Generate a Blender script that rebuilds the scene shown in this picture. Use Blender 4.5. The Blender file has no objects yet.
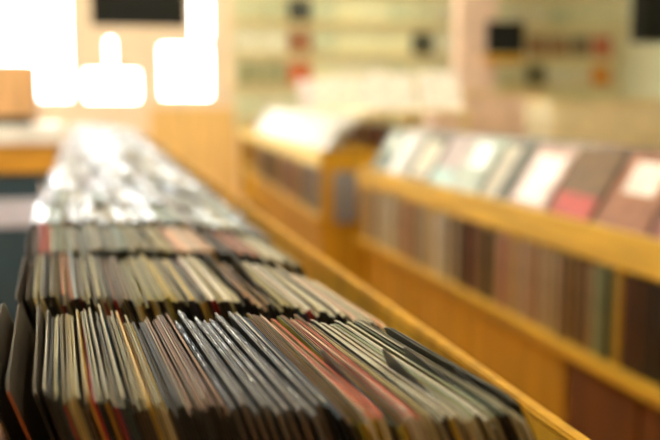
import bpy, bmesh, math, random
from mathutils import Vector, Matrix
rnd = random.Random(7)
S = bpy.context.scene
COL = S.collection

# ------------------------------------------------------------------ camera
FPX = 917.0
YAW, PITCH, EYE = math.radians(14.2), math.radians(7.46), 1.30
CAM = Vector((0, 0, EYE))
FWD = Vector((math.cos(PITCH)*math.sin(YAW), math.cos(PITCH)*math.cos(YAW), -math.sin(PITCH)))
RGT = Vector((math.cos(YAW), -math.sin(YAW), 0))
UPV = RGT.cross(FWD)
def ray(x, y): return (FWD + RGT*((x-330)/FPX) - UPV*((y-220)/FPX))
def on_z(x, y, z): r = ray(x, y); return CAM + r*((z-EYE)/r.z)
def on_y(x, y, Y): r = ray(x, y); return CAM + r*(Y/r.y)
def on_x(x, y, X): r = ray(x, y); return CAM + r*(X/r.x)
cd = bpy.data.cameras.new('camera'); cam = bpy.data.objects.new('camera', cd); COL.objects.link(cam)
cam.location = CAM; cam.rotation_euler = (math.pi/2-PITCH, 0, -YAW)
cd.lens = 50.0; cd.sensor_width = 36.0; cd.clip_start = 0.02; cd.clip_end = 200
cd.dof.use_dof = True; cd.dof.focus_distance = 0.79; cd.dof.aperture_fstop = 2.9; cd.dof.aperture_blades = 0
S.camera = cam

# ------------------------------------------------------------------ materials
def lin(c): return tuple((v/12.92 if v <= .04045 else ((v+.055)/1.055)**2.4) for v in c)
def rgb(r, g, b): return lin((r/255, g/255, b/255))
def newmat(name):
    m = bpy.data.materials.new(name); m.use_nodes = True
    nt = m.node_tree; return m, nt, nt.nodes['Principled BSDF']
def worn(nt, src, bsdf, scale=(60, 60, 60), amt=.5, bump=.0, bias=1.0):
    """multiply a colour by object-space noise: wear and paper grain"""
    tc = nt.nodes.new('ShaderNodeTexCoord'); mp = nt.nodes.new('ShaderNodeMapping'); mp.inputs['Scale'].default_value = scale
    nz = nt.nodes.new('ShaderNodeTexNoise'); nz.inputs['Scale'].default_value = 1; nz.inputs['Detail'].default_value = 4
    nt.links.new(tc.outputs['Object'], mp.inputs[0]); nt.links.new(mp.outputs[0], nz.inputs['Vector'])
    mr = nt.nodes.new('ShaderNodeMapRange'); mr.inputs[1].default_value = .3; mr.inputs[2].default_value = .7
    mr.inputs[3].default_value = bias-amt; mr.inputs[4].default_value = bias+amt*.6
    nt.links.new(nz.outputs['Fac'], mr.inputs[0])
    mx = nt.nodes.new('ShaderNodeVectorMath'); mx.operation = 'SCALE'
    nt.links.new(src, mx.inputs[0]); nt.links.new(mr.outputs[0], mx.inputs['Scale'])
    nt.links.new(mx.outputs[0], bsdf.inputs['Base Color'])
    if bump:
        b = nt.nodes.new('ShaderNodeBump'); b.inputs['Strength'].default_value = bump; b.inputs['Distance'].default_value = .002
        nt.links.new(nz.outputs['Fac'], b.inputs['Height']); nt.links.new(b.outputs[0], bsdf.inputs['Normal'])
def flat(name, c, rough=.6, spec=.3, scale=None, amt=.15, bump=0, coat=0):
    m, nt, b = newmat(name); b.inputs['Roughness'].default_value = rough; b.inputs['Specular IOR Level'].default_value = spec
    b.inputs['Coat Weight'].default_value = coat
    v = nt.nodes.new('ShaderNodeRGB'); v.outputs[0].default_value = (*c, 1)
    worn(nt, v.outputs[0], b, scale or (8, 8, 8), amt, bump); return m
def objcol(name, rough, spec, scale, amt, attr=None, bump=0, coat=0, crough=.1, bias=1.0):
    m, nt, b = newmat(name); b.inputs['Roughness'].default_value = rough; b.inputs['Specular IOR Level'].default_value = spec
    b.inputs['Coat Weight'].default_value = coat; b.inputs['Coat Roughness'].default_value = crough
    if attr is None:
        n = nt.nodes.new('ShaderNodeObjectInfo'); src = n.outputs['Color']
    else:
        n = nt.nodes.new('ShaderNodeAttribute'); n.attribute_type = 'OBJECT' if attr[0] == 'o' else 'GEOMETRY'; n.attribute_name = attr[2:]; src = n.outputs['Color']
    worn(nt, src, b, scale, amt, bump, bias); return m
M_EDGE = objcol('card_edge', .5, .4, (90, 25, 90), .5, bump=.5, bias=1.18)
M_COVER = objcol('card_cover', .45, .4, (20, 20, 20), .3, attr='o:cover')
M_SPINE = objcol('card_spine', .5, .4, (300, 300, 25), .45)
M_PAPER = flat('inner_paper', rgb(205, 198, 176), .8, .2, (60, 60, 60), .3)
M_PLAST = objcol('plastic_wrap', .38, .5, (120, 22, 60), .8, bump=.7, coat=.65, crough=.12)
M_FARCARD = objcol('far_card', .42, .45, (40, 12, 40), .4, attr='g:tint', bump=.3)
M_FARPLAST = objcol('far_plastic', .22, .6, (60, 20, 60), .5, attr='g:tint', bump=.5, coat=.9, crough=.08)
M_DIV = flat('divider_plastic', rgb(38, 36, 34), .35, .4, (40, 40, 40), .4)
M_FLATCOL = objcol('printed_card', .4, .4, (14, 14, 14), .35)
def wood(name, c, rough=.4, axis=1, amt=.3):
    sc = [26, 26, 26]; sc[axis] = 2.2
    return flat(name, c, rough, .4, tuple(sc), amt, .15)
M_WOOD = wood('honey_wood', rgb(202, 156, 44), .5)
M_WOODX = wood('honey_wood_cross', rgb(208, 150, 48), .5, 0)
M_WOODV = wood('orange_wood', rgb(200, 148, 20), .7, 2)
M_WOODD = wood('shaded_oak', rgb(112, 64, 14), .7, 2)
M_RIM = wood('rim_wood', rgb(150, 108, 50), .6)
M_CREAMW = wood('pale_wood', rgb(240, 215, 150), .4)
M_FLOOR = flat('floor_planks', rgb(176, 128, 72), .3, .4, (3, 1, 1), .25)
M_WALL = flat('wall_paint', rgb(242, 220, 192), .8, .2, (2, 2, 2), .08)
M_WALLG = flat('green_paint', rgb(226, 224, 184), .8, .2, (2, 2, 2), .1)
M_CEIL = flat('ceiling_paint', rgb(235, 228, 210), .9, .1)
M_BLACK = flat('black_board', rgb(22, 24, 22), .6, .2)
M_TEAL = flat('teal_laminate', rgb(52, 74, 84), .5, .3)
M_GREYP = flat('grey_laminate', rgb(140, 140, 146), .5, .3)
M_LILAC = flat('pale_lilac', rgb(205, 205, 218), .5, .3)
M_WHITE = flat('white_laminate', rgb(236, 232, 222), .4, .4)
M_PINKC = flat('pink_plaster', rgb(236, 205, 182), .8, .2)
M_METAL = flat('window_frame_paint', rgb(225, 222, 215), .5, .4)
def glass():
    m, nt, b = newmat('window_glass'); nt.nodes.remove(b)
    t = nt.nodes.new('ShaderNodeBsdfTransparent'); g = nt.nodes.new('ShaderNodeBsdfGlossy'); g.inputs['Roughness'].default_value = .02
    f = nt.nodes.new('ShaderNodeFresnel'); mx = nt.nodes.new('ShaderNodeMixShader')
    nt.links.new(f.outputs[0], mx.inputs[0]); nt.links.new(t.outputs[0], mx.inputs[1]); nt.links.new(g.outputs[0], mx.inputs[2])
    nt.links.new(mx.outputs[0], nt.nodes['Material Output'].inputs[0]); return m
M_GLASS = glass()
def emis(name, c, s):
    m, nt, b = newmat(name); b.inputs['Emission Color'].default_value = (*c, 1); b.inputs['Emission Strength'].default_value = s; return m
M_LAMP = emis('lamp_diffuser', (1, .95, .67), 14.5)

# ------------------------------------------------------------------ mesh helpers
def link(name, me, parent=None):
    o = bpy.data.objects.new(name, me); COL.objects.link(o)
    if parent: o.parent = parent
    return o
def mesh(bm, name, *mats):
    me = bpy.data.meshes.new(name); bm.normal_update(); bm.to_mesh(me); bm.free()
    for m in mats: me.materials.append(m)
    return me
def add_box(bm, a, b, mat=0):
    x0, y0, z0 = a; x1, y1, z1 = b
    v = [bm.verts.new(p) for p in ((x0,y0,z0),(x1,y0,z0),(x1,y1,z0),(x0,y1,z0),(x0,y0,z1),(x1,y0,z1),(x1,y1,z1),(x0,y1,z1))]
    fs = []
    for q in ((3,2,1,0),(4,5,6,7),(0,1,5,4),(1,2,6,5),(2,3,7,6),(3,0,4,7)):
        f = bm.faces.new([v[i] for i in q]); f.material_index = mat; fs.append(f)
    return fs
def box(name, a, b, mat, parent=None, bevel=0):
    bm = bmesh.new(); add_box(bm, a, b)
    if bevel: bmesh.ops.bevel(bm, geom=bm.edges[:], offset=bevel, segments=2, affect='EDGES')
    return link(name, mesh(bm, name, mat), parent)
def boxes(name, lst, mat, parent=None):
    bm = bmesh.new()
    for a, b in lst: add_box(bm, a, b)
    return link(name, mesh(bm, name, mat), parent)
def tag(o, label=None, cat=None, group=None, kind=None):
    for k, v in (('label', label), ('category', cat), ('group', group), ('kind', kind)):
        if v: o[k] = v
    return o
def struct(o): o['kind'] = 'structure'; return o
def empty(name, loc=(0,0,0), rz=0):
    o = bpy.data.objects.new(name, None); COL.objects.link(o); o.location = loc; o.rotation_euler.z = rz; o.empty_display_size = .05; return o
ORD = ['zeroth','first','second','third','fourth','fifth','sixth','seventh','eighth','ninth','tenth','eleventh','twelfth','thirteenth','fourteenth','fifteenth','sixteenth','seventeenth','eighteenth','nineteenth','twentieth',
       'twenty-first','twenty-second','twenty-third','twenty-fourth','twenty-fifth','twenty-sixth','twenty-seventh','twenty-eighth','twenty-ninth','thirtieth'] + ['thirty-'+w for w in 'first second third fourth fifth sixth seventh eighth ninth'.split()] + ['fortieth'] + ['forty-'+w for w in 'first second third fourth fifth sixth seventh eighth ninth'.split()]

# ------------------------------------------------------------------ record meshes (local frame: x = thickness, y = along the sleeve away from the spine, z = up; origin at the top of the spine)
L = .312
def sleeve_bm(seed, unit=True):
    """a card sleeve 1 m thick in x (scaled later), open along the top with a sunk slot, corners rounded, edge a little wavy; slot 0 edges, slot 1 covers"""
    r = random.Random(seed); bm = bmesh.new(); n = 16
    ph, ph2, am = r.uniform(0, 6), r.uniform(0, 6), r.uniform(.3, 1.0)
    prof = []
    for i in range(n+1):
        s = i/n; y = s*L; dz = .0006*am*math.sin(s*7+ph) - .0008*am*math.sin(s*3+ph2)
        c = .004
        if y < c: dz -= c*(1-math.sqrt(max(0, 1-(1-y/c)**2)))*.7
        if y > L-c: dz -= c*(1-math.sqrt(max(0, 1-((y-L+c)/c)**2)))*.7
        prof.append((y, dz, .05*am*math.sin(s*4+ph2)))
    xs = (-.5, -.24, -.2, .2, .24, .5); tops = (0, 0, -.0016, -.0016, 0, 0)
    rows = []
    for y, dz, wx in prof:
        rows.append([bm.verts.new((x+wx, y, dz+t)) for x, t in zip(xs, tops)] + [bm.verts.new((.5+wx, y, -L)), bm.verts.new((-.5+wx, y, -L))])
    for a, b in zip(rows, rows[1:]):
        for k in range(8):
            k2 = (k+1) % 8
            f = bm.faces.new((a[k], a[k2], b[k2], b[k])); f.material_index = 1 if k in (5, 7) else 0
    for e in (rows[0], rows[-1]):
        f = bm.faces.new(e)
        if e is rows[0]: f.normal_flip()
    bmesh.ops.recalc_face_normals(bm, faces=bm.faces[:])
    return bm
SLEEVES = [mesh(sleeve_bm(i), 'sleeve', M_EDGE, M_COVER) for i in range(7)]
def spine_me():
    bm = bmesh.new(); add_box(bm, (-.5, -.0012, -L+.001), (.5, .0, -.003))
    bmesh.ops.bevel(bm, geom=[e for e in bm.edges if abs(e.verts[0].co.x-e.verts[1].co.x) < 1e-6 and abs(e.verts[0].co.z-e.verts[1].co.z) > .1], offset=.0004, affect='EDGES')
    return mesh(bm, 'spine', M_SPINE)
SPINE = spine_me()
def paper_me():
    bm = bmesh.new(); add_box(bm, (-.17, .006, -.02), (.17, L-.006, -.0004)); return mesh(bm, 'inner_sleeve', M_PAPER)
PAPER = paper_me()
def plastic_me(seed):
    """clear wrap gathered along the top of a thick album: a rounded, slightly crumpled ridge"""
    r = random.Random(seed); bm = bmesh.new(); n = 40; k = 8; rows = []
    for i in range(n+1):
        y = -.0015+(L+.003)*i/n; row = []
        wob = [r.uniform(-.00022, .00022) for _ in range(k+1)]
        for j in range(k+1):
            a = math.pi*j/k
            row.append(bm.verts.new((-.04-.36*math.cos(a), y, -.0030+.0036*math.sin(a)+wob[j])))
        row.insert(0, bm.verts.new((-.40, y, -.03))); row.append(bm.verts.new((.32, y, -.03)))
        rows.append(row)
    for a, b in zip(rows, rows[1:]):
        for j in range(len(a)-1): bm.faces.new((a[j], a[j+1], b[j+1], b[j]))
    bm.faces.new(rows[0]); bm.faces.new(rows[-1][::-1]); bm.faces.new([r_[0] for r_ in rows] + [r_[-1] for r_ in rows[::-1]])
    bmesh.ops.recalc_face_normals(bm, faces=bm.faces[:])
    me = mesh(bm, 'plastic_wrap', M_PLAST)
    return me
PLASTS = [plastic_me(i) for i in range(4)]
def divider_me(sp, h, back=-.03):
    """dark divider card whose raised tab slopes down to the front"""
    pts = [(0, -.006), (sp*.96, h), (sp, h-.0015), (sp+.003, h-.012), (sp+.006, back), (L*.98, back-.004), (L*.98, -L), (0, -L)]
    bm = bmesh.new()
    a = [bm.verts.new((-.5, y, z)) for y, z in pts]; b = [bm.verts.new((.5, y, z)) for y, z in pts]
    bm.faces.new(a); bm.faces.new(b[::-1])
    for i in range(len(pts)):
        j = (i+1) % len(pts); bm.faces.new((a[i], b[i], b[j], a[j]))
    bmesh.ops.recalc_face_normals(bm, faces=bm.faces[:])
    return mesh(bm, 'divider_card', M_DIV)

T0 = ray(57, 138).normalized()               # how the sleeves run: away and a touch down
T2 = ray(58, 113).normalized()
def frame(lean, lift=0.0, t=T0):
    up0 = (Vector((0,0,1)) - t*t.z).normalized(); side = t.cross(up0)
    u = up0*math.cos(lean) - side*math.sin(lean); n = side*math.cos(lean) + up0*math.sin(lean)
    t2 = t*math.cos(lift) + u*math.sin(lift); u2 = u*math.cos(lift) - t*math.sin(lift)
    return n, t2, u2
def place(o, P, n, t, u, th):
    o.matrix_world = Matrix(((n.x*th, t.x, u.x, P.x), (n.y*th, t.y, u.y, P.y), (n.z*th, t.z, u.z, P.z), (0,0,0,1)))

# palettes: edge colours as the photo shows them under its light
CREAM = [(196,184,142),(182,170,128),(205,196,160),(170,158,122),(188,178,146),(160,150,118)]
GREY = [(150,145,124),(120,116,98),(172,168,150),(98,92,76),(138,126,98),(186,180,160)]
YELL = [(205,180,96),(190,172,104),(214,196,130),(176,160,90)]
TAUPE = [(150,122,104),(160,132,112),(140,112,96),(166,140,122)]
DARK = [(58,52,42),(72,64,50),(46,44,40),(88,78,62)]
BROWN = [(110,84,64),(92,70,54),(128,100,78)]
BLUE = [(58,72,88),(70,84,98),(48,60,76)]
PINK = [(206,128,112),(196,116,102),(214,142,124)]
WHITE = [(232,222,198),(240,232,216),(218,208,184),(224,222,204),(196,188,164)]
PEACH = [(204,150,116),(196,140,110),(212,162,130)]
GREEN = [(150,160,140),(170,176,150),(132,146,128)]
SP_DARK = [(26,24,20),(34,30,26),(20,22,22),(44,36,26),(28,34,36)]
SP_MIX = SP_DARK*3 + [(150,140,100),(120,30,26),(40,60,66),(190,150,60),(110,86,50),(176,166,128),(52,48,70)]
SP_CREAM = [(176,166,128),(196,186,150),(150,138,100),(60,52,38)]
SP_YEL = [(190,160,40),(176,150,50),(160,150,60)]

NAMES = {}
def tone(c):
    m = sum(c)/3; k = rnd.uniform(.72, .98) if m < 180 else rnd.uniform(.84, 1.08)
    return tuple(max(0, min(255, (m+(v-m)*(1.45 if m < 185 else 1.05))*k)) for v in c)
SP_R2 = SP_DARK*2 + SP_CREAM[:3] + [(190,160,80),(150,36,30),(120,110,80),(96,90,66),(140,110,50)]
SP_A = SP_DARK + [(140,34,30),(46,72,78),(186,170,116),(206,160,60),(62,58,84),(160,150,106),(96,84,56)]
def build_row(binname, poly, z0, zs, segs, tdir, detail, fan):
    """segs: (x0, x1, n, look, edge colours, spine colours, kind, lift, landmark)"""
    def front(x):
        for (xa, ya), (xb, yb) in zip(poly, poly[1:]):
            if xa <= x <= xb or (xb, yb) == poly[-1] and x > xb or (xa, ya) == poly[0] and x < xa:
                y = ya+(yb-ya)*(x-xa)/(xb-xa)
                break
        return on_z(x, y, z0+zs*max(0, (x-poly[0][0])/(poly[-1][0]-poly[0][0]))**2)
    recs = []
    xmin, xmax = segs[0][0], segs[-1][1]
    for seg in segs:
        x0, x1, n, look, ec, sc, kind, lift, lm = seg
        for i in range(n):
            xa, xb = x0+(x1-x0)*i/n, x0+(x1-x0)*(i+1)/n
            recs.append((xa, xb, look, ec, sc, kind, lift, lm if n == 1 else None))
    made = []
    for i, (xa, xb, look, ec, sc, kind, lift, lm) in enumerate(recs):
        f = ((xa+xb)/2-xmin)/(xmax-xmin)
        lean = math.radians(17 + (9 if detail else 5)*f*f)
        lean += math.radians(fan[i] if kind == 'fan' else 0)
        if kind == 'end': lean += math.radians(.6)
        PA, PB = front(xa), front(xb)
        n, t, u = frame(lean, 0, tdir)
        sp = abs((PB-PA).dot(n))
        th = {'fan': min(sp*.5, .0016), 'end': sp*.5, 'card': sp*rnd.uniform(.62, .82), 'plastic': sp*.74, 'flap': min(sp*.55, .0030), 'divider': min(sp*.5, .002)}[kind if kind in ('fan','card','plastic','flap','end') else 'divider']
        P = (PA+PB)/2 + t*rnd.gauss(0, .0032)
        if kind in ('card', 'plastic'): P = P + u*(rnd.gauss(0, .0019) + (-.007 if kind == 'card' and rnd.random() < .13 else 0) + (.004 if rnd.random() < .08 else 0))
        lf = math.radians(lift + (rnd.gauss(.1, .5) if kind in ('card', 'plastic') else 0))
        if kind == 'flap': P = P - u*.004
        if kind == 'end': P = P + u*.008 + t*.008
        n, t, u = frame(lean, lf, tdir)
        ec_ = tone(rnd.choice(ec)); sc_ = rnd.choice(sc)
        if isinstance(kind, tuple):
            o = link('divider_card', divider_me(*kind[1:]))
            place(o, P, n, t, u, th)
        else:
            o = link('record_sleeve', SLEEVES[rnd.randrange(7)])
            o.color = (*rgb(*(ec_ if kind != 'plastic' else (24,22,20))), 1); cv = rgb(*(sc_ if kind != 'fan' else (60,50,38))); o['cover'] = [cv[0], cv[1], cv[2]]
            place(o, P, n, t*(.78 if kind == 'end' else 1), u, th)
            s = link('spine', SPINE, o); s.color = (*rgb(*sc_), 1)
            if detail and kind == 'card' and (i*7) % 3 == 0: link('inner_sleeve', PAPER, o)
            if kind == 'plastic':
                p = link('plastic_wrap', PLASTS[rnd.randrange(4)], o); p.color = (*rgb(*ec_), 1)
        made.append([o, look, lm, kind])
    # labels: landmarks by their own look, the others by counting from the nearest landmark on their left
    last, k = None, 0
    for o, look, lm, kind in made:
        if lm:
            last, k = lm, 0
            lab = f'{look} in the {binname}'
        elif last is None:
            k += 1; lab = f'{look}, {ORD[k]} from the left end of the {binname}'
        else:
            k += 1; lab = f'{look} in the {binname}, {ORD[k]} right of the {last}'
        if lab in NAMES: print('SAME LABEL', lab)
        NAMES[lab] = 1
        tag(o, lab, 'divider' if isinstance(kind, tuple) else 'record', f'record sleeves in the {binname}' if not isinstance(kind, tuple) else f'dark divider cards in the {binname}')
    return front

C_, G_, D_ = 'cream-edged record sleeve', 'grey-edged record sleeve', 'dark-edged record sleeve'
row1 = [(-26,-10,1,'charcoal record sleeve leaning out at the left end',[(120,110,90)],[(70,58,44)],'fan',1.6,'leftmost charcoal sleeve'),
        (-2,14,1,'charcoal record sleeve with a rust-brown spine',[(116,106,88)],[(160,84,40)],'fan',1.6,'rust-spined sleeve'),
        (26,41,1,'dark grey record sleeve standing apart by the cream stack',[(110,100,84)],[(30,30,28)],'fan',1.6,'dark sleeve standing apart'),
        (42,51,2,D_,DARK,SP_DARK,'card',0,None),
        (51,90,11,C_,CREAM,SP_A,'card',0,None),
        (90,94.5,1,'red-edged record sleeve',[(176,52,44)],[(170,40,34)],'card',.3,'red-edged one'),
        (94.5,131,9,G_,GREY,SP_A+[(200,150,40)],'card',.8,None),
        (131,146,4,C_,CREAM,[(196,130,40)]+SP_CREAM,'card',.5,None),
        (146,150,1,'yellow-edged record sleeve',[(222,184,78)],[(204,170,70)],'card',.4,'yellow-edged one'),
        (150,165,4,'yellowish-edged record sleeve',YELL+CREAM,SP_CREAM,'card',0,None),
        (165,185,4,D_,DARK+GREY[3:4],SP_DARK,'card',-.6,None),
        (185,189,1,'first of the taupe-edged record sleeves',TAUPE,SP_DARK,'card',0,'first taupe-edged one'),
        (189,228,11,'taupe-edged record sleeve',TAUPE,SP_DARK,'card',0,None),
        (228,239,1,'first of the thick black albums in glossy plastic',[(88,80,70)],SP_DARK,'plastic',0,'first plastic-wrapped album'),
        (239,326,8,'thick black album in plastic',[(100,90,78),(112,102,90),(84,76,68)],SP_DARK,'plastic',0,None),
        (326,340,2,'blue-edged record sleeve',BLUE,SP_DARK,'card',.8,None),
        (340,346,1,'slanting brown-edged sleeve beside the blue-edged pair',BROWN,SP_DARK,'flap',2.2,'slanting brown-edged sleeve'),
        (346,363,3,'brown-edged record sleeve tilted up',BROWN+DARK,SP_YEL+SP_CREAM,'flap',2.6,None),
        (363,368,1,'first of the salmon-pink record sleeves',PINK,SP_CREAM,'card',.5,'first salmon-pink one'),
        (368,385,4,'salmon-pink record sleeve',PINK,SP_YEL+SP_CREAM,'card',.5,None),
        (385,390,1,'brown divider card with a raised tab beside the salmon-pink sleeves',DARK,DARK,('divider',.136,.016),0,'brown divider card'),
        (390,402,2,'dark-edged record sleeve tilted up',DARK+BROWN,SP_YEL,'flap',2.6,None),
        (402,416,4,'rose-edged record sleeve',PINK+[(190,140,124)],[(196,186,160),(190,176,150)],'card',0,None),
        (416,421,1,'dark-brown record sleeve tilted up beside the rose-edged ones',BROWN,SP_CREAM,'flap',2.6,'tilted dark-brown sleeve'),
        (421,455,8,'white-edged record sleeve',WHITE+CREAM+BROWN[:1],SP_CREAM+SP_YEL[:1]+SP_DARK[:1],'card',0,None),
        (455,460,1,'black divider card standing tall amid the white-edged sleeves',DARK,DARK,('divider',.12,.020),0,'tall black divider card'),
        (460,495,9,'white-edged record sleeve',WHITE+GREEN[1:2],SP_CREAM+[(30,54,48),(186,180,160)],'card',0,None),
        (495,500,1,'black divider card rising near the right end',DARK,DARK,('divider',.15,.013),0,'divider near the right end'),
        (500,511,3,G_,GREY+GREEN,SP_DARK+SP_CREAM,'card',.3,None),
        (511,515,1,'black divider card with a low tab at the right end',DARK,DARK,('divider',.085,.012),0,'low black divider card'),
        (515,520,1,'white-edged record sleeve inside the right end pair',WHITE,SP_CREAM,'card',0,'endmost white-edged one'),
        (520,530,2,'tall black-edged record sleeve',[(170,168,150),(120,118,104)],SP_DARK,'end',.3,None)]
build_row('nearest bin', [(-26,387),(52,393),(100,399),(190,407),(285,411),(323,409),(382,417),(420,413),(465,416),(520,413),(540,416)], 1.10, 0, row1, T0, True, (5.0, 2.7, .4))

row2 = [(12,19,1,'dark tilted record sleeve leaning out at the left end',DARK,SP_R2,'fan',.4,'leftmost dark sleeve'),
        (22,31,1,'dark-brown record sleeve standing apart on the left',BROWN,SP_R2,'fan',.6,'dark-brown sleeve standing apart'),
        (32,46,4,D_,DARK+GREY,SP_R2,'card',.6,None),
        (46,63,6,G_,GREY,SP_R2,'card',0,None),
        (63,66,1,'first of the peach-edged record sleeves',PEACH,SP_MIX,'card',.3,'first peach-edged one'),
        (66,74,3,'peach-edged record sleeve',PEACH,SP_MIX,'card',.3,None),
        (74,78,1,'pale blue-edged record sleeve',[(176,184,186)],SP_R2,'card',.3,'pale blue-edged one'),
        (78,108,9,G_,GREY+CREAM,SP_R2+SP_MIX,'card',.4,None),
        (108,112,1,'black-edged record sleeve raised at the back',[(60,56,50)],SP_R2,'flap',1.6,'raised black-edged one'),
        (112,132,6,'tan-edged record sleeve',[(160,140,104),(140,122,92),(176,156,118)],SP_R2,'card',0,None),
        (132,136,1,'first of the olive-cream record sleeves',[(176,168,120)],SP_CREAM,'card',0,'first olive-cream one'),
        (136,166,9,'olive-cream record sleeve',[(176,168,120),(166,158,112),(186,178,132)],SP_CREAM+SP_R2,'card',0,None),
        (166,170,1,'yellow-edged record sleeve',[(214,190,110)],SP_YEL,'card',0,'yellow-edged one'),
        (170,194,7,C_,CREAM+YELL,SP_MIX,'card',0,None),
        (194,210,4,D_,DARK+GREY,SP_R2,'card',-.3,None),
        (210,216,1,'white-edged record sleeve with a red spine',WHITE,[(150,36,36)],'card',.4,'red-spined sleeve'),
        (216,240,6,C_,CREAM+WHITE+PEACH[:1],SP_MIX,'card',0,None),
        (240,246,1,'black divider card rising in the middle',DARK,DARK,('divider',.19,.03),0,'black divider card'),
        (246,270,5,'tan-edged record sleeve',[(186,160,120),(150,120,90)],SP_YEL+SP_R2+[(140,40,36)],'card',0,None),
        (270,276,1,'tall dark divider card farther right',DARK,DARK,('divider',.22,.034),0,'tall dark divider card'),
        (276,304,6,'pale-edged record sleeve',WHITE+CREAM,SP_MIX,'card',.2,None),
        (304,312,1,'white record sleeve with a bright edge',[(232,226,212)],SP_R2,'card',.8,'bright white one'),
        (312,350,8,'white-edged record sleeve',WHITE,SP_MIX,'card',.0,None),
        (350,358,1,'rosy white-edged record sleeve',[(222,190,166)],SP_CREAM,'card',0,'rosy white-edged one'),
        (358,388,6,'white-edged record sleeve',WHITE+PEACH[2:],SP_CREAM+[(120,120,110)],'card',-.4,None)]
build_row('second bin', [(2,299),(40,296),(100,298),(216,299),(300,306),(336,312),(388,326)], 1.09, -.035, row2, T2, False, (1.9, .8))

row3 = [(22,30,1,'dark record sleeve leaning out at the left end',DARK,SP_DARK,'fan',1.5,'leftmost dark sleeve'),
        (31,38,2,'brown-edged record sleeve',BROWN,SP_DARK,'card',1,None),
        (38,42,1,'brick-red record sleeve near the left end',[(190,96,84)],[(170,60,50)],'card',2.2,'brick-red one'),
        (42,50,3,'rose-edged record sleeve',PINK,[(170,60,50)],'card',1.0,None),
        (50,54,1,'grey-green record sleeve with a pale edge',GREEN,SP_DARK,'card',.5,'grey-green one'),
        (54,90,12,G_,GREY+GREEN,SP_DARK,'card',.3,None),
        (90,93,1,'white-edged record sleeve in plastic amid grey ones',WHITE,SP_DARK,'card',.6,'white-edged one in plastic'),
        (93,120,9,G_,GREY+WHITE[2:],SP_MIX,'card',.3,None),
        (120,123,1,'first of the sage-edged record sleeves',GREEN,SP_DARK,'card',.3,'first sage-edged one'),
        (123,150,9,'sage-edged record sleeve',GREEN+CREAM,SP_DARK,'card',.3,None),
        (150,153,1,'black divider card left of the pinkish sleeves',DARK,DARK,('divider',.2,.02),0,'black divider card'),
        (153,176,7,C_,CREAM+DARK[3:],SP_MIX,'card',0,None),
        (176,180,1,'pale pink record sleeve before the pinkish run',[(224,180,160)],SP_CREAM,'card',.4,'pale pink one'),
        (180,216,10,'pinkish white record sleeve',[(222,192,168),(214,182,158),(228,210,190)],SP_MIX,'card',0,None),
        (216,222,1,'black divider card right of the pinkish sleeves',DARK,DARK,('divider',.22,.025),0,'rightmost black divider'),
        (222,262,9,'brown-edged record sleeve',BROWN+DARK+PEACH,SP_DARK,'card',0,None),
        (262,268,1,'white record sleeve amid brown ones',WHITE,SP_DARK,'card',.5,'white one amid the brown'),
        (268,302,8,C_,CREAM+WHITE+GREY[:1],SP_MIX,'card',0,None)]
FRONT3 = build_row('third bin', [(22,253),(38,251),(100,249),(200,249),(260,255),(318,270)], 1.08, -.065, row3, T2, False, (.6,))

# ------------------------------------------------------------------ rows farther off: nobody could count them
T3 = ray(60, 112).normalized()
def far_rows():
    bm = bmesh.new(); lay = bm.loops.layers.float_color.new('tint')
    A3, B3 = FRONT3(20), FRONT3(312)
    dirl, dirr = ray(84, 100), ray(94, 100)
    dirl.z = dirr.z = 0; dirl /= dirl.y; dirr /= dirr.y
    for k in range(1, 23):
        A = A3 + dirl*(.375*k+.05); B = B3 + dirr*(.375*k+.03); x = 0.0; pal = [GREY, GREY, TAUPE, DARK, GREEN, CREAM] if k < 4 else [GREY, CREAM, TAUPE, WHITE, GREY]; cur = rnd.choice(pal); left = 6  # paler palette farther back puts the window glare into the sleeve colours
        n, t, u = frame(math.radians(17)); W = (B-A)
        wn = abs(W.dot(n)); s = 0
        while s < wn-.004:
            if left <= 0: cur = rnd.choice(pal); left = rnd.randint(2, 9)
            left -= 1
            f = s/wn
            plast = rnd.random() < (.36 if f < .55 else .08)
            th = rnd.uniform(.0026, .0042) if not plast else rnd.uniform(.004, .009)
            lf = math.radians(rnd.gauss(.3, .6) + (2.5 if rnd.random() < .07 else 0))
            n, t, u = frame(math.radians(17+3*f*f), lf, T3)
            P = FRONT3(20+292*f) + (dirl*(1-f)+dirr*f)*(.336*k+.006) + t*rnd.gauss(0, .006) + u*rnd.gauss(0, .003 if not plast else .004)
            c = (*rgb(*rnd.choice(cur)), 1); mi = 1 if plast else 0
            hw = th*.43
            prof = [(-hw, -L), (-hw, -hw*.9), (-hw*.5, -hw*.2), (0, 0), (hw*.5, -hw*.2), (hw, -hw*.9), (hw, -L)]
            nsg = 9 if plast and k < 12 else 1
            rings = []
            for q in range(nsg+1):
                dz = rnd.gauss(0, .0014) if nsg > 1 else 0
                rings.append([bm.verts.new(P + n*a + u*(b + (dz if b > -.1 else 0)) + t*(L*q/nsg)) for a, b in prof])
            fs = [bm.faces.new(rings[0]), bm.faces.new(rings[-1][::-1])]
            for va, vb in zip(rings, rings[1:]): fs += [bm.faces.new((va[i], vb[i], vb[(i+1) % 7], va[(i+1) % 7])) for i in range(7)]
            for fc in fs:
                fc.material_index = mi
                for lp in fc.loops: lp[lay] = c
            dk = (*rgb(*rnd.choice(SP_MIX)), 1)
            for lp in fs[0].loops: lp[lay] = dk
            s += th
    bmesh.ops.recalc_face_normals(bm, faces=bm.faces[:])
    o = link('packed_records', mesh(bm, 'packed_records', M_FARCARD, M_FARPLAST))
    tag(o, 'long receding run of packed record sleeves beyond the third bin', 'records', 'record sleeves packed in the far bins', 'stuff')
far_rows()

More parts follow.
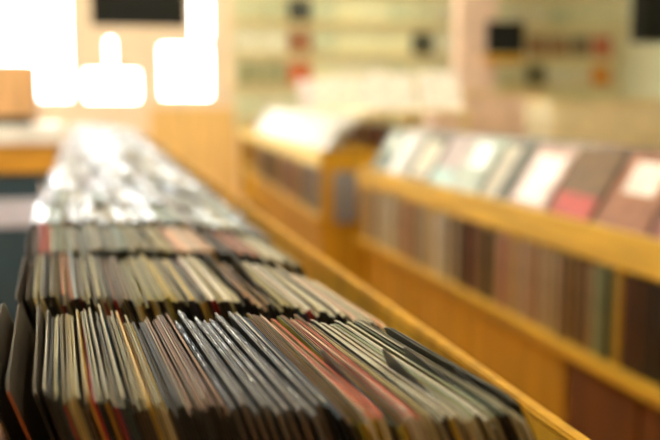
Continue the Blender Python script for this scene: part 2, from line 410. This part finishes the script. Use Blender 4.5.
# ------------------------------------------------------------------ the long record bin under the sleeves
bin_root = empty('record_bin', (.15, 3.4, 0)); tag(bin_root, 'long honey wood record bin holding rows of packed sleeves', 'record bin')
def bpart(name, a, b, m, bev=.003):
    o = box(name, tuple(Vector(a)-Vector((.15,3.4,0))), tuple(Vector(b)-Vector((.15,3.4,0))), m, bin_root, bev); return o
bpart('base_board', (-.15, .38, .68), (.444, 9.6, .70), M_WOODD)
bpart('side_panel', (.445, .38, .0), (.46, 9.6, .963), M_WOODV)
bpart('rim', (.443, .38, .963), (.462, 9.6, .970), M_WOODV)
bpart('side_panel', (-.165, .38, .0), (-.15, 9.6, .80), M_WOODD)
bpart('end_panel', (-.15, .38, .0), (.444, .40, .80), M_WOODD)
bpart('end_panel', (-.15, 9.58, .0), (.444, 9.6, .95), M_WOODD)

# ------------------------------------------------------------------ counter on the right of the aisle
XF = 1.60
def counter(name, X0, X1, Y0, Y1, label, bays, zsh=.43, fascia=None):
    root = empty(name, (X0, Y0, 0)); tag(root, label, 'counter', 'wooden record counters along the aisle')
    def p(n, a, b, m, bev=.003): return box(n, (a[0]-X0, a[1]-Y0, a[2]), (b[0]-X0, b[1]-Y0, b[2]), m, root, bev)
    p('front_fascia', (X0, Y0, .765), (X0+.03, Y1, .885), fascia or M_WOOD)
    p('tray_floor', (X0+.03, Y0, .83), (X1, Y1, .85), M_WOOD)
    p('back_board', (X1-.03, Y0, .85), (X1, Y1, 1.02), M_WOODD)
    p('end_panel', (X0+.02, Y0-.03, 0), (X1, Y0, .885), M_WOODV)
    p('end_panel', (X0+.02, Y1, 0), (X1, Y1+.03, .885), M_WOODV)
    p('lower_shelf', (X0-.02, Y0, zsh-.035), (X0+.40, Y1, zsh), M_WOOD)
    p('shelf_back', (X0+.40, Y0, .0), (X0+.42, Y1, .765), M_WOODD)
    for y in bays: p('bay_divider', (X0+.03, y-.01, zsh), (X0+.40, y+.01, .765), M_WOOD)
    return root, p
c1, p1 = counter('record_counter', XF, XF+.62, 1.5, 5.62, 'long honey wood counter with shelved records underneath, right of the aisle', (2.62, 3.4, 4.35))
# cupboard fronts below the shelf
for y0, y1, m in ((1.52, 2.50, M_WOODD), (2.52, 2.98, M_WOODD), (3.0, 3.9, M_WOODV), (3.92, 4.7, M_WOODV), (4.72, 5.6, M_WOODV)):  # darker wood on the two nearest fronts puts their shade into the colour
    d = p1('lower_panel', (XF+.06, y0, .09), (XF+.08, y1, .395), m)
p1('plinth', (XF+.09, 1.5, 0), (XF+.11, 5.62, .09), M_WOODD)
# shelved albums
SH = {'cream': [(214,196,158),(226,212,178),(200,180,140)], 'rose': [(190,120,100),(176,104,90)], 'tan': [(190,154,104),(176,140,92)],
      'brown': [(96,62,40),(80,50,34)], 'black': [(44,36,28),(36,32,28)], 'grey': [(140,132,118),(160,150,132)], 'white': [(232,226,210)], 'sage': [(150,156,112)], 'orange': [(200,120,50)]}
def album_me():
    bm = bmesh.new(); fs = add_box(bm, (0, -.5, 0), (.315, .5, .315))
    bmesh.ops.bevel(bm, geom=[e for e in bm.edges if abs(e.verts[0].co.y-e.verts[1].co.y) < 1e-6], offset=.002, affect='EDGES')
    return mesh(bm, 'album', M_FLATCOL)
ALB = album_me()
def shelve(X, Y0, Y1, z, seq, where, group, width=(.010, .026), fix=None):
    y = Y1; counts = {}; last = None
    k = 0
    while y > Y0+.03:
        w = rnd.uniform(*width); f = (Y1-y)/(Y1-Y0)
        if any(abs(y-w/2-b) < w/2+.012 for b in (7.2, 8.4, 9.5)) and fix: y -= .03; continue
        col = rnd.choice(seq[min(len(seq)-1, int(f*len(seq)))])
        o = link('shelved_album', ALB); o.color = (*rgb(*(v*.86 for v in rnd.choice(SH[col]))), 1)
        o.scale = (1, w*.94, rnd.uniform(.955, 1.0)); o.location = (X+rnd.uniform(.03, .05), y-w/2, z+.0015)
        if fix: fix(o)
        counts[col] = counts.get(col, 0)+1
        tag(o, f'{col}-spined album, {ORD[counts[col]]} {col} one from the far end of the {where}', 'record album', group)
        y -= w
bays = [(1.55, 2.61), (2.63, 3.39), (3.41, 4.34), (4.36, 5.6)]
shelve(XF, 4.36, 5.60, .43, [['cream','tan'],['cream','white'],['rose','cream','tan'],['cream','grey','tan']], 'farthest counter shelf bay', 'albums on the counter shelf', (.018, .034))
shelve(XF, 3.41, 4.34, .43, [['cream','white'],['brown','cream','black'],['brown','black','rose'],['brown','tan','black'],['cream','rose']], 'third counter shelf bay', 'albums on the counter shelf', (.014, .028))
shelve(XF, 2.63, 3.39, .43, [['rose','cream'],['cream','tan','rose'],['brown','grey','tan'],['grey','tan','brown'],['sage','black']], 'second counter shelf bay', 'albums on the counter shelf', (.012, .024))
shelve(XF, 2.10, 2.61, .43, [['black','brown'],['black'],['grey','tan'],['grey','brown']], 'nearest counter shelf bay', 'albums on the counter shelf', (.014, .028))

# record covers standing in the tray on top, leaning back
def cover_me():
    bm = bmesh.new(); add_box(bm, (-.156, -.002, 0), (.156, .002, .312)); bmesh.ops.bevel(bm, geom=bm.edges[:], offset=.0012, affect='EDGES')
    return mesh(bm, 'cover', M_FLATCOL)
COV = cover_me()
def art_me(a, b, c, d):
    bm = bmesh.new(); add_box(bm, (a, -.0029, b), (c, -.0021, d)); return mesh(bm, 'cover_art', M_FLATCOL)
ARTS = [art_me(-.12, .05, .12, .26), art_me(-.14, .02, .0, .29), art_me(-.09, .16, .09, .28), art_me(-.14, .02, .14, .12)]
groups = [  # cover colour, art colour, look, from the near end
    ((40,34,52),(120,70,70),'dark violet'), ((60,40,50),(150,90,80),'plum'), ((190,120,96),(230,214,200),'salmon'), ((120,84,66),(180,70,60),'brown'), ((226,196,186),(246,230,224),'blush'),
    ((112,110,92),(190,180,160),'olive grey'), ((204,218,216),(244,246,244),'pale blue'), ((226,214,204),(170,196,186),'ivory'), ((130,128,104),(206,196,170),'khaki'), ((216,214,200),(240,236,230),'white'), ((150,156,136),(210,214,200),'sage')]
for gi, (cc, ac, nm) in enumerate(groups):
    Y = 2.03+.332*gi
    for q in range(4):
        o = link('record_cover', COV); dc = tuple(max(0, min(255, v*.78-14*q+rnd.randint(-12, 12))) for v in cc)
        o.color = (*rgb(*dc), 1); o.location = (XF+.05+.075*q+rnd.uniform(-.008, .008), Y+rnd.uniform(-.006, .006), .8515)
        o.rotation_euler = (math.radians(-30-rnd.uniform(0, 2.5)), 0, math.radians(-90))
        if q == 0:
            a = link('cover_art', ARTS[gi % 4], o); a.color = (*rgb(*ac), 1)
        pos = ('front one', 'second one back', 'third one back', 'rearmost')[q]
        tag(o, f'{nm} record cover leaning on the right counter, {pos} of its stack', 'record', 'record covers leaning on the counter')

# ------------------------------------------------------------------ counter farther down the aisle
X2, Y2 = 1.42, 6.1
Q2 = on_z(318, 168, .85)
M2 = Matrix.Translation((Q2.x, Q2.y, .085)) @ Matrix.Rotation(math.radians(-3.0), 4, 'Z') @ Matrix.Translation((-X2, -Y2, 0))
def to2(o):
    o.matrix_world = M2 @ Matrix.LocRotScale(o.location, o.rotation_euler, o.scale)
c2, p2 = counter('record_counter', X2, X2+.7, 6.1, 11.5, 'farther honey wood counter with white records on top, beyond the gap', (7.2, 8.4, 9.5), .43, wood('pale_fascia', rgb(236, 204, 118), .5))
to2(c2)
p2('lower_panel', (X2+.06, 6.12, .03), (X2+.08, 11.48, .395), M_WOODV)
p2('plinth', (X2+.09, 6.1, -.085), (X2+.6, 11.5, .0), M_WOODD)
p2('end_board', (X2+.1, 6.04, .40), (X2+.40, 6.07, .74), M_GREYP)
shelve(X2, 6.12, 10.5, .43, [['brown','tan'],['black','brown'],['tan','brown','orange'],['brown','grey']], 'distant counter shelf', 'albums on the distant counter shelf', (.05, .09), to2)
WH = [(240,228,226),(230,216,214),(236,226,216)]
for i in range(12):
    Y = 6.32+.35*i
    for q in range(2):
        o = link('pale_record', COV); o.color = (*rgb(*rnd.choice([(196,182,150),(180,170,146),(206,190,160)])), 1)
        o.location = (X2+.05+.09*q, Y, .8515); o.rotation_euler = (math.radians(-30-rnd.uniform(0, 3)), 0, math.radians(-90)); to2(o)
        tag(o, f'pale record sleeve leaning on the farther counter, {ORD[i+1]} from the gap, {"front" if q == 0 else "rear"} one', 'record', 'pale records leaning on the farther counter')
p2('upper_tier', (X2+.42, 6.3, 1.12), (X2+1.15, 9.0, 1.14), M_CREAMW)
for y in (6.32, 7.6, 8.94): p2('tier_post', (X2+.66, y, .85), (X2+.69, y+.04, 1.12), M_CREAMW); p2('tier_post', (X2+1.09, y, -.085), (X2+1.13, y+.04, 1.12), M_CREAMW)
for r_, Y in enumerate((6.36, 9.6, 7.9, 8.6)):
    for i in range(2):
        o = link('white_record', COV); o.color = (*rgb(*rnd.choice(WH)), 1)
        o.location = (X2+.60+.345*i+rnd.uniform(-.01, .01), Y, 1.1415); o.rotation_euler = (math.radians(-24-rnd.uniform(0, 14)), 0, math.radians(rnd.uniform(-1, 1))); to2(o)
        tag(o, f'white record sleeve on the upper tier, {ORD[r_+1]} row from the gap, {("aisle", "inner")[i]} one', 'record', 'white records on the upper tier')

# ------------------------------------------------------------------ room shell
YB, XL, XR, ZC = 12.2, -5.0, 7.5, 3.7
struct(box('floor', (XL, -3, -.1), (XR, YB, 0), M_FLOOR))
struct(box('ceiling', (XL, -3, ZC), (XR, YB, ZC+.1), M_CEIL))
struct(box('wall_right', (XR, -3, 0), (XR+.1, YB, ZC), M_WALLG))
struct(box('wall_rear', (XL, -3.1, 0), (XR, -3, ZC), M_WALL))
def wall_with_holes(name, rects, xr, zr, pt, m):
    """rects (x0,x1,z0,z1) cut out of the sheet; pt(x, d, z) places it"""
    xs = sorted({xr[0], xr[1], *[r[0] for r in rects], *[r[1] for r in rects]}); zs = sorted({zr[0], zr[1], *[r[2] for r in rects], *[r[3] for r in rects]})
    bm = bmesh.new()
    for xa, xb in zip(xs, xs[1:]):
        for za, zb in zip(zs, zs[1:]):
            cx, cz = (xa+xb)/2, (za+zb)/2
            if any(r[0] < cx < r[1] and r[2] < cz < r[3] for r in rects): continue
            a, b = pt(xa, 0, za), pt(xb, .14, zb)
            add_box(bm, tuple(map(min, a, b)), tuple(map(max, a, b)))
    return struct(link(name, mesh(bm, name, m)))
def brect(x0, y0, x1, y1, Y=YB):
    a, b = on_y(x0, y0, Y), on_y(x1, y1, Y); return (a.x, b.x, b.z, min(a.z, ZC-.06))
back = [brect(-150, -60, 74, 102), brect(82, 68, 142, 103), brect(104, 36, 117, 72), brect(158, 42, 214, 100), brect(188, -60, 214, 42)]
wall_with_holes('wall_back', back, (XL, XR), (0, ZC), lambda x, d, z: (x, YB+d, z), M_WALL)
left = [(1.5, 4.2, .9, 3.2), (4.6, 7.3, .9, 3.2), (7.7, 10.4, .9, 3.2)]  # unseen side windows, added to bring daylight in from the left
wall_with_holes('wall_left', left, (-3, YB), (0, ZC), lambda y, d, z: (XL-d, y, z), M_WALL)
def window(n, r, pt):
    w = empty(f'window_{n}'); struct(w)
    x0, x1, z0, z1 = r; t = .035
    bars = [(x0, x0+t, z0, z1), (x1-t, x1, z0, z1), (x0, x1, z0, z0+t), (x0, x1, z1-t, z1)]
    if x1-x0 > 1.6: bars.append(((x0+x1)/2-t/2, (x0+x1)/2+t/2, z0, z1))
    bm = bmesh.new()
    for a0, a1, b0, b1 in bars:
        a, b = pt(a0, .04, b0), pt(a1, .09, b1); add_box(bm, tuple(map(min, a, b)), tuple(map(max, a, b)))
    link('frame', mesh(bm, 'frame', M_METAL), w)
    a, b = pt(x0, .06, z0), pt(x1, .066, z1)
    box('pane', tuple(map(min, a, b)), tuple(map(max, a, b)), M_GLASS, w)
for i, r in enumerate(back): window(i+1, r, lambda x, d, z: (x, YB+d, z))
for i, r in enumerate(left): window(i+6, r, lambda y, d, z: (XL-d, y, z))

def pbox(name, x0, y0, x1, y1, Y, dep, m, label, cat, group=None):
    a, b = on_y(x0, y0, Y), on_y(x1, y1, Y)
    o = box(name, (a.x, Y, b.z), (b.x, Y+dep, a.z), m, None, .004); 
    if label: tag(o, label, cat, group)
    return o
# column and the black board hanging by the window
struct(pbox('column', 462, -60, 491, 300, 11.2, .3, M_PINKC, None, None))
o = pbox('hanging_board', 89, -40, 187, 27, 10.6, .06, M_BLACK, 'black board hanging from the ceiling before the windows', 'sign')
tc = flat('tan_glow_tone', rgb(238, 196, 124), .5, .3, (12, 12, 1.5), .2)
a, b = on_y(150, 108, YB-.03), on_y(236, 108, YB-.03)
struct(box('painted_glow_1', (a.x, YB-.03, 0), (b.x, YB, a.z), tc))  # added panel, its tan carries the warm glow below the windows
# ------------------------------------------------------------------ face-out covers on ledges along the back wall
rack = empty('wall_rack', (0, YB-.02, 0)); tag(rack, 'wide pale green rack of ledges on the back wall', 'rack')
xa, xb = on_y(232, 0, YB).x, XR-.05
boxes('back_panel', [((xa, -.02, .9), (xb, 0, ZC-.05))], M_WALLG, rack)
zl = [on_y(350, y, YB).z for y in (118, 86, 55, 24, -8, -40)]
for z in zl:
    if z < ZC-.2: boxes('ledge', [((xa, -.10, z-.02), (xb, -.02, z)), ((xa, -.10, z), (xb, -.09, z+.015))], M_CREAMW, rack)
pale = [(220,218,180),(206,208,170),(228,222,190),(214,210,178),(224,222,196),(198,204,168)]
spots = {(0,2):((190,96,50),'orange'), (1,1):((176,120,70),'rust'), (2,1):((70,70,56),'dark green'), (4,2):((70,76,60),'olive'), (5,2):((60,62,56),'black'), (6,2):((74,66,52),'brown'), (8,2):((56,64,60),'slate')}
rows_n = 0
for ri, z in enumerate(zl[:5]):
    if z+.31 > ZC-.06: continue
    x = xa+.2; ci = 0; seen = {}
    while x < xb-.2:
        px = 330+FPX*((Vector((x,YB,z))-CAM).dot(RGT))/((Vector((x,YB,z))-CAM).dot(FWD))
        py = 220-FPX*((Vector((x,YB,z+.15))-CAM).dot(UPV))/((Vector((x,YB,z+.15))-CAM).dot(FWD))
        best = None
        for (sx, sy, c, nm) in ((302,22,(50,56,50),'black'),(350,34,(110,84,50),'brown'),(380,32,(90,84,60),'brown'),(420,36,(70,74,60),'dark green'),(290,50,(150,96,60),'rust'),(350,54,(120,112,80),'khaki'),(306,78,(196,100,50),'orange'),(330,76,(130,120,80),'khaki'),
                              (262,76,(150,150,110),'khaki'),(545,36,(160,130,96),'rust'),(540,64,(110,108,80),'khaki'),(605,44,(200,120,92),'coral red'),(602,66,(220,150,60),'orange'),(616,88,(90,84,60),'dark green'),(625,46,(220,190,170),'pink'),(575,88,(226,220,190),'white'),(640,70,(160,150,110),'khaki'),(576,40,(130,120,96),'khaki')):
            d = math.hypot(px-sx, (py-sy)*.9)
            if d < 16 and (best is None or d < best[0]): best = (d, c, nm)
        c, nm = (best[1], best[2]) if best else (rnd.choice(pale), 'pale green')
        if not (458 < px < 500 or 200 > px or px > 720 or rnd.random() < .12):
            seen['n'] = seen.get('n', 0)+1
            o = link('displayed_record', COV); o.color = (*rgb(*c), 1); o.location = (x, YB-.095, z+.001); o.rotation_euler = (math.radians(-9), 0, 0)
            tag(o, f"{nm} record cover on the back wall, {ORD[seen['n']]} from left on the {ORD[ri+1]} ledge up", 'record', 'record covers on the back wall ledges')
        x += .345; ci += 1
# black screens near the right
o = pbox('wall_screen', 489, 21, 524, 54, 11.0, .06, M_BLACK, 'black square screen beside the pink column', 'screen')
bx = pbox('wall_shelf', 490, 55, 524, 63, 11.0, .2, M_WOODV, 'orange wooden ledge under the black square screen', 'shelf')
o = pbox('wall_mounted_speaker', 645, -30, 690, 42, 9.6, .25, M_BLACK, 'black speaker hanging high at the right edge', 'speaker')

# cream cabinets standing between the counters and the back wall
def cabinet(x0, ytop, ybot, x1, Y, m, label, tops):
    a, b = on_y(x0, ytop, Y), on_y(x1, ytop, Y)
    r = empty('display_cabinet', ((a.x+b.x)/2, Y, 0)); w = (b.x-a.x)/2; h = on_y((x0+x1)/2, ytop, Y).z
    box('body', (-w, 0, .08), (w, .5, h-.03), m, r, .006); box('top_board', (-w-.02, -.03, h-.03), (w+.02, .52, h), M_CREAMW, r, .005); box('plinth', (-w+.03, .03, 0), (w-.03, .48, .08), M_WOODD, r)
    for i in range(3):
        xx = -w+2*w*(i+.5)/3; box('door', (xx-w/3+.02, -.018, .12), (xx+w/3-.02, 0, h-.06), m, r, .004)
    tag(r, label, 'cabinet', 'cream display cabinets'); return r
cabinet(440, 92, 150, 545, 8.6, M_PINKC, 'pinkish cream cabinet below the column, behind the right counter', 0)
cabinet(552, 100, 150, 720, 7.6, flat('cream_laminate', rgb(226, 210, 170), .5), 'cream cabinet at the right, behind the leaning covers', 0)
# fixtures seen at the left, beyond the bins
def at_left():
    Y = 5.2
    a, b = on_y(-80, 127, Y), on_y(60, 172, Y)
    r = empty('checkout_counter', ((a.x+b.x)/2, Y, 0)); w = (b.x-a.x)/2; z1, z0 = a.z, b.z
    box('worktop', (-w-.02, -.03, z1-.095), (w, .8, z1), M_WHITE, r, .004)
    box('apron', (-w, 0, z0), (w-.01, .03, z1-.095), M_WOODX, r, .003)
    box('front_panel', (-w, .04, .0), (w-.02, .06, z0), M_TEAL, r)
    box('side_panel', (w-.04, .06, 0), (w-.02, .78, z1-.095), M_TEAL, r)
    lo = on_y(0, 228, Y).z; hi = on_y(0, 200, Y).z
    box('lilac_strip', (-w, .02, lo), (w-.1, .04, hi), M_LILAC, r)  # pale lilac strip across the teal front
    tag(r, 'checkout counter with white top, wood apron and dark teal front', 'counter')
    o = box('cash_drawer', (a.x+.1, Y+.25, z1+.001), (on_y(30, 120, Y+.25).x, Y+.6, on_y(30, 117, Y+.25).z), M_BLACK, None, .006); tag(o, 'dark flat cash drawer lying on the white checkout counter', 'drawer')
    a, b = on_y(-60, 62, 6.4), on_y(36, 110, 6.4)
    o = empty('wooden_cabinet', ((a.x+b.x)/2, 6.4, 0)); w = (b.x-a.x)/2
    box('body', (-w, 0, 0), (w, .4, a.z), M_PALEB, o, .006); box('door', (-w+.03, -.015, .1), (-.01, 0, a.z-.04), M_PALEB, o, .003); box('door', (.01, -.015, .1), (w-.03, 0, a.z-.04), M_PALEB, o, .003)
    tag(o, 'tall tan wooden cabinet standing behind the checkout counter', 'cabinet')
M_PALEB = wood('tan_wood', rgb(226, 176, 120), .5, 2)
at_left()

# ------------------------------------------------------------------ light: daylight and ceiling lamps
w = bpy.data.worlds.new('world'); S.world = w; w.use_nodes = True
bg = w.node_tree.nodes['Background']; bg.inputs[0].default_value = (.93, .985, .985, 1); bg.inputs[1].default_value = 8.0
n = 0
for X, xn in ((-1.6, 'window-side'), (.95, 'aisle'), (3.6, 'far-side')):
    for yi, Y in enumerate((.6, 3.2, 5.8, 8.4, 10.8)):
        r = empty('ceiling_light', (X, Y, ZC)); n += 1
        box('housing', (-.17, -.65, -.07), (.17, .65, 0), M_METAL, r, .006); box('diffuser', (-.14, -.62, -.085), (.14, .62, -.07), M_LAMP, r)
        tag(r, f'long warm ceiling light, {ORD[5-yi]} from the back wall in the {xn} line of lights', 'light', 'ceiling lights')
S.view_settings.view_transform = 'Standard'; S.view_settings.look = 'None'; S.view_settings.exposure = .75; S.view_settings.gamma = 1.0
S.view_settings.use_curve_mapping = False
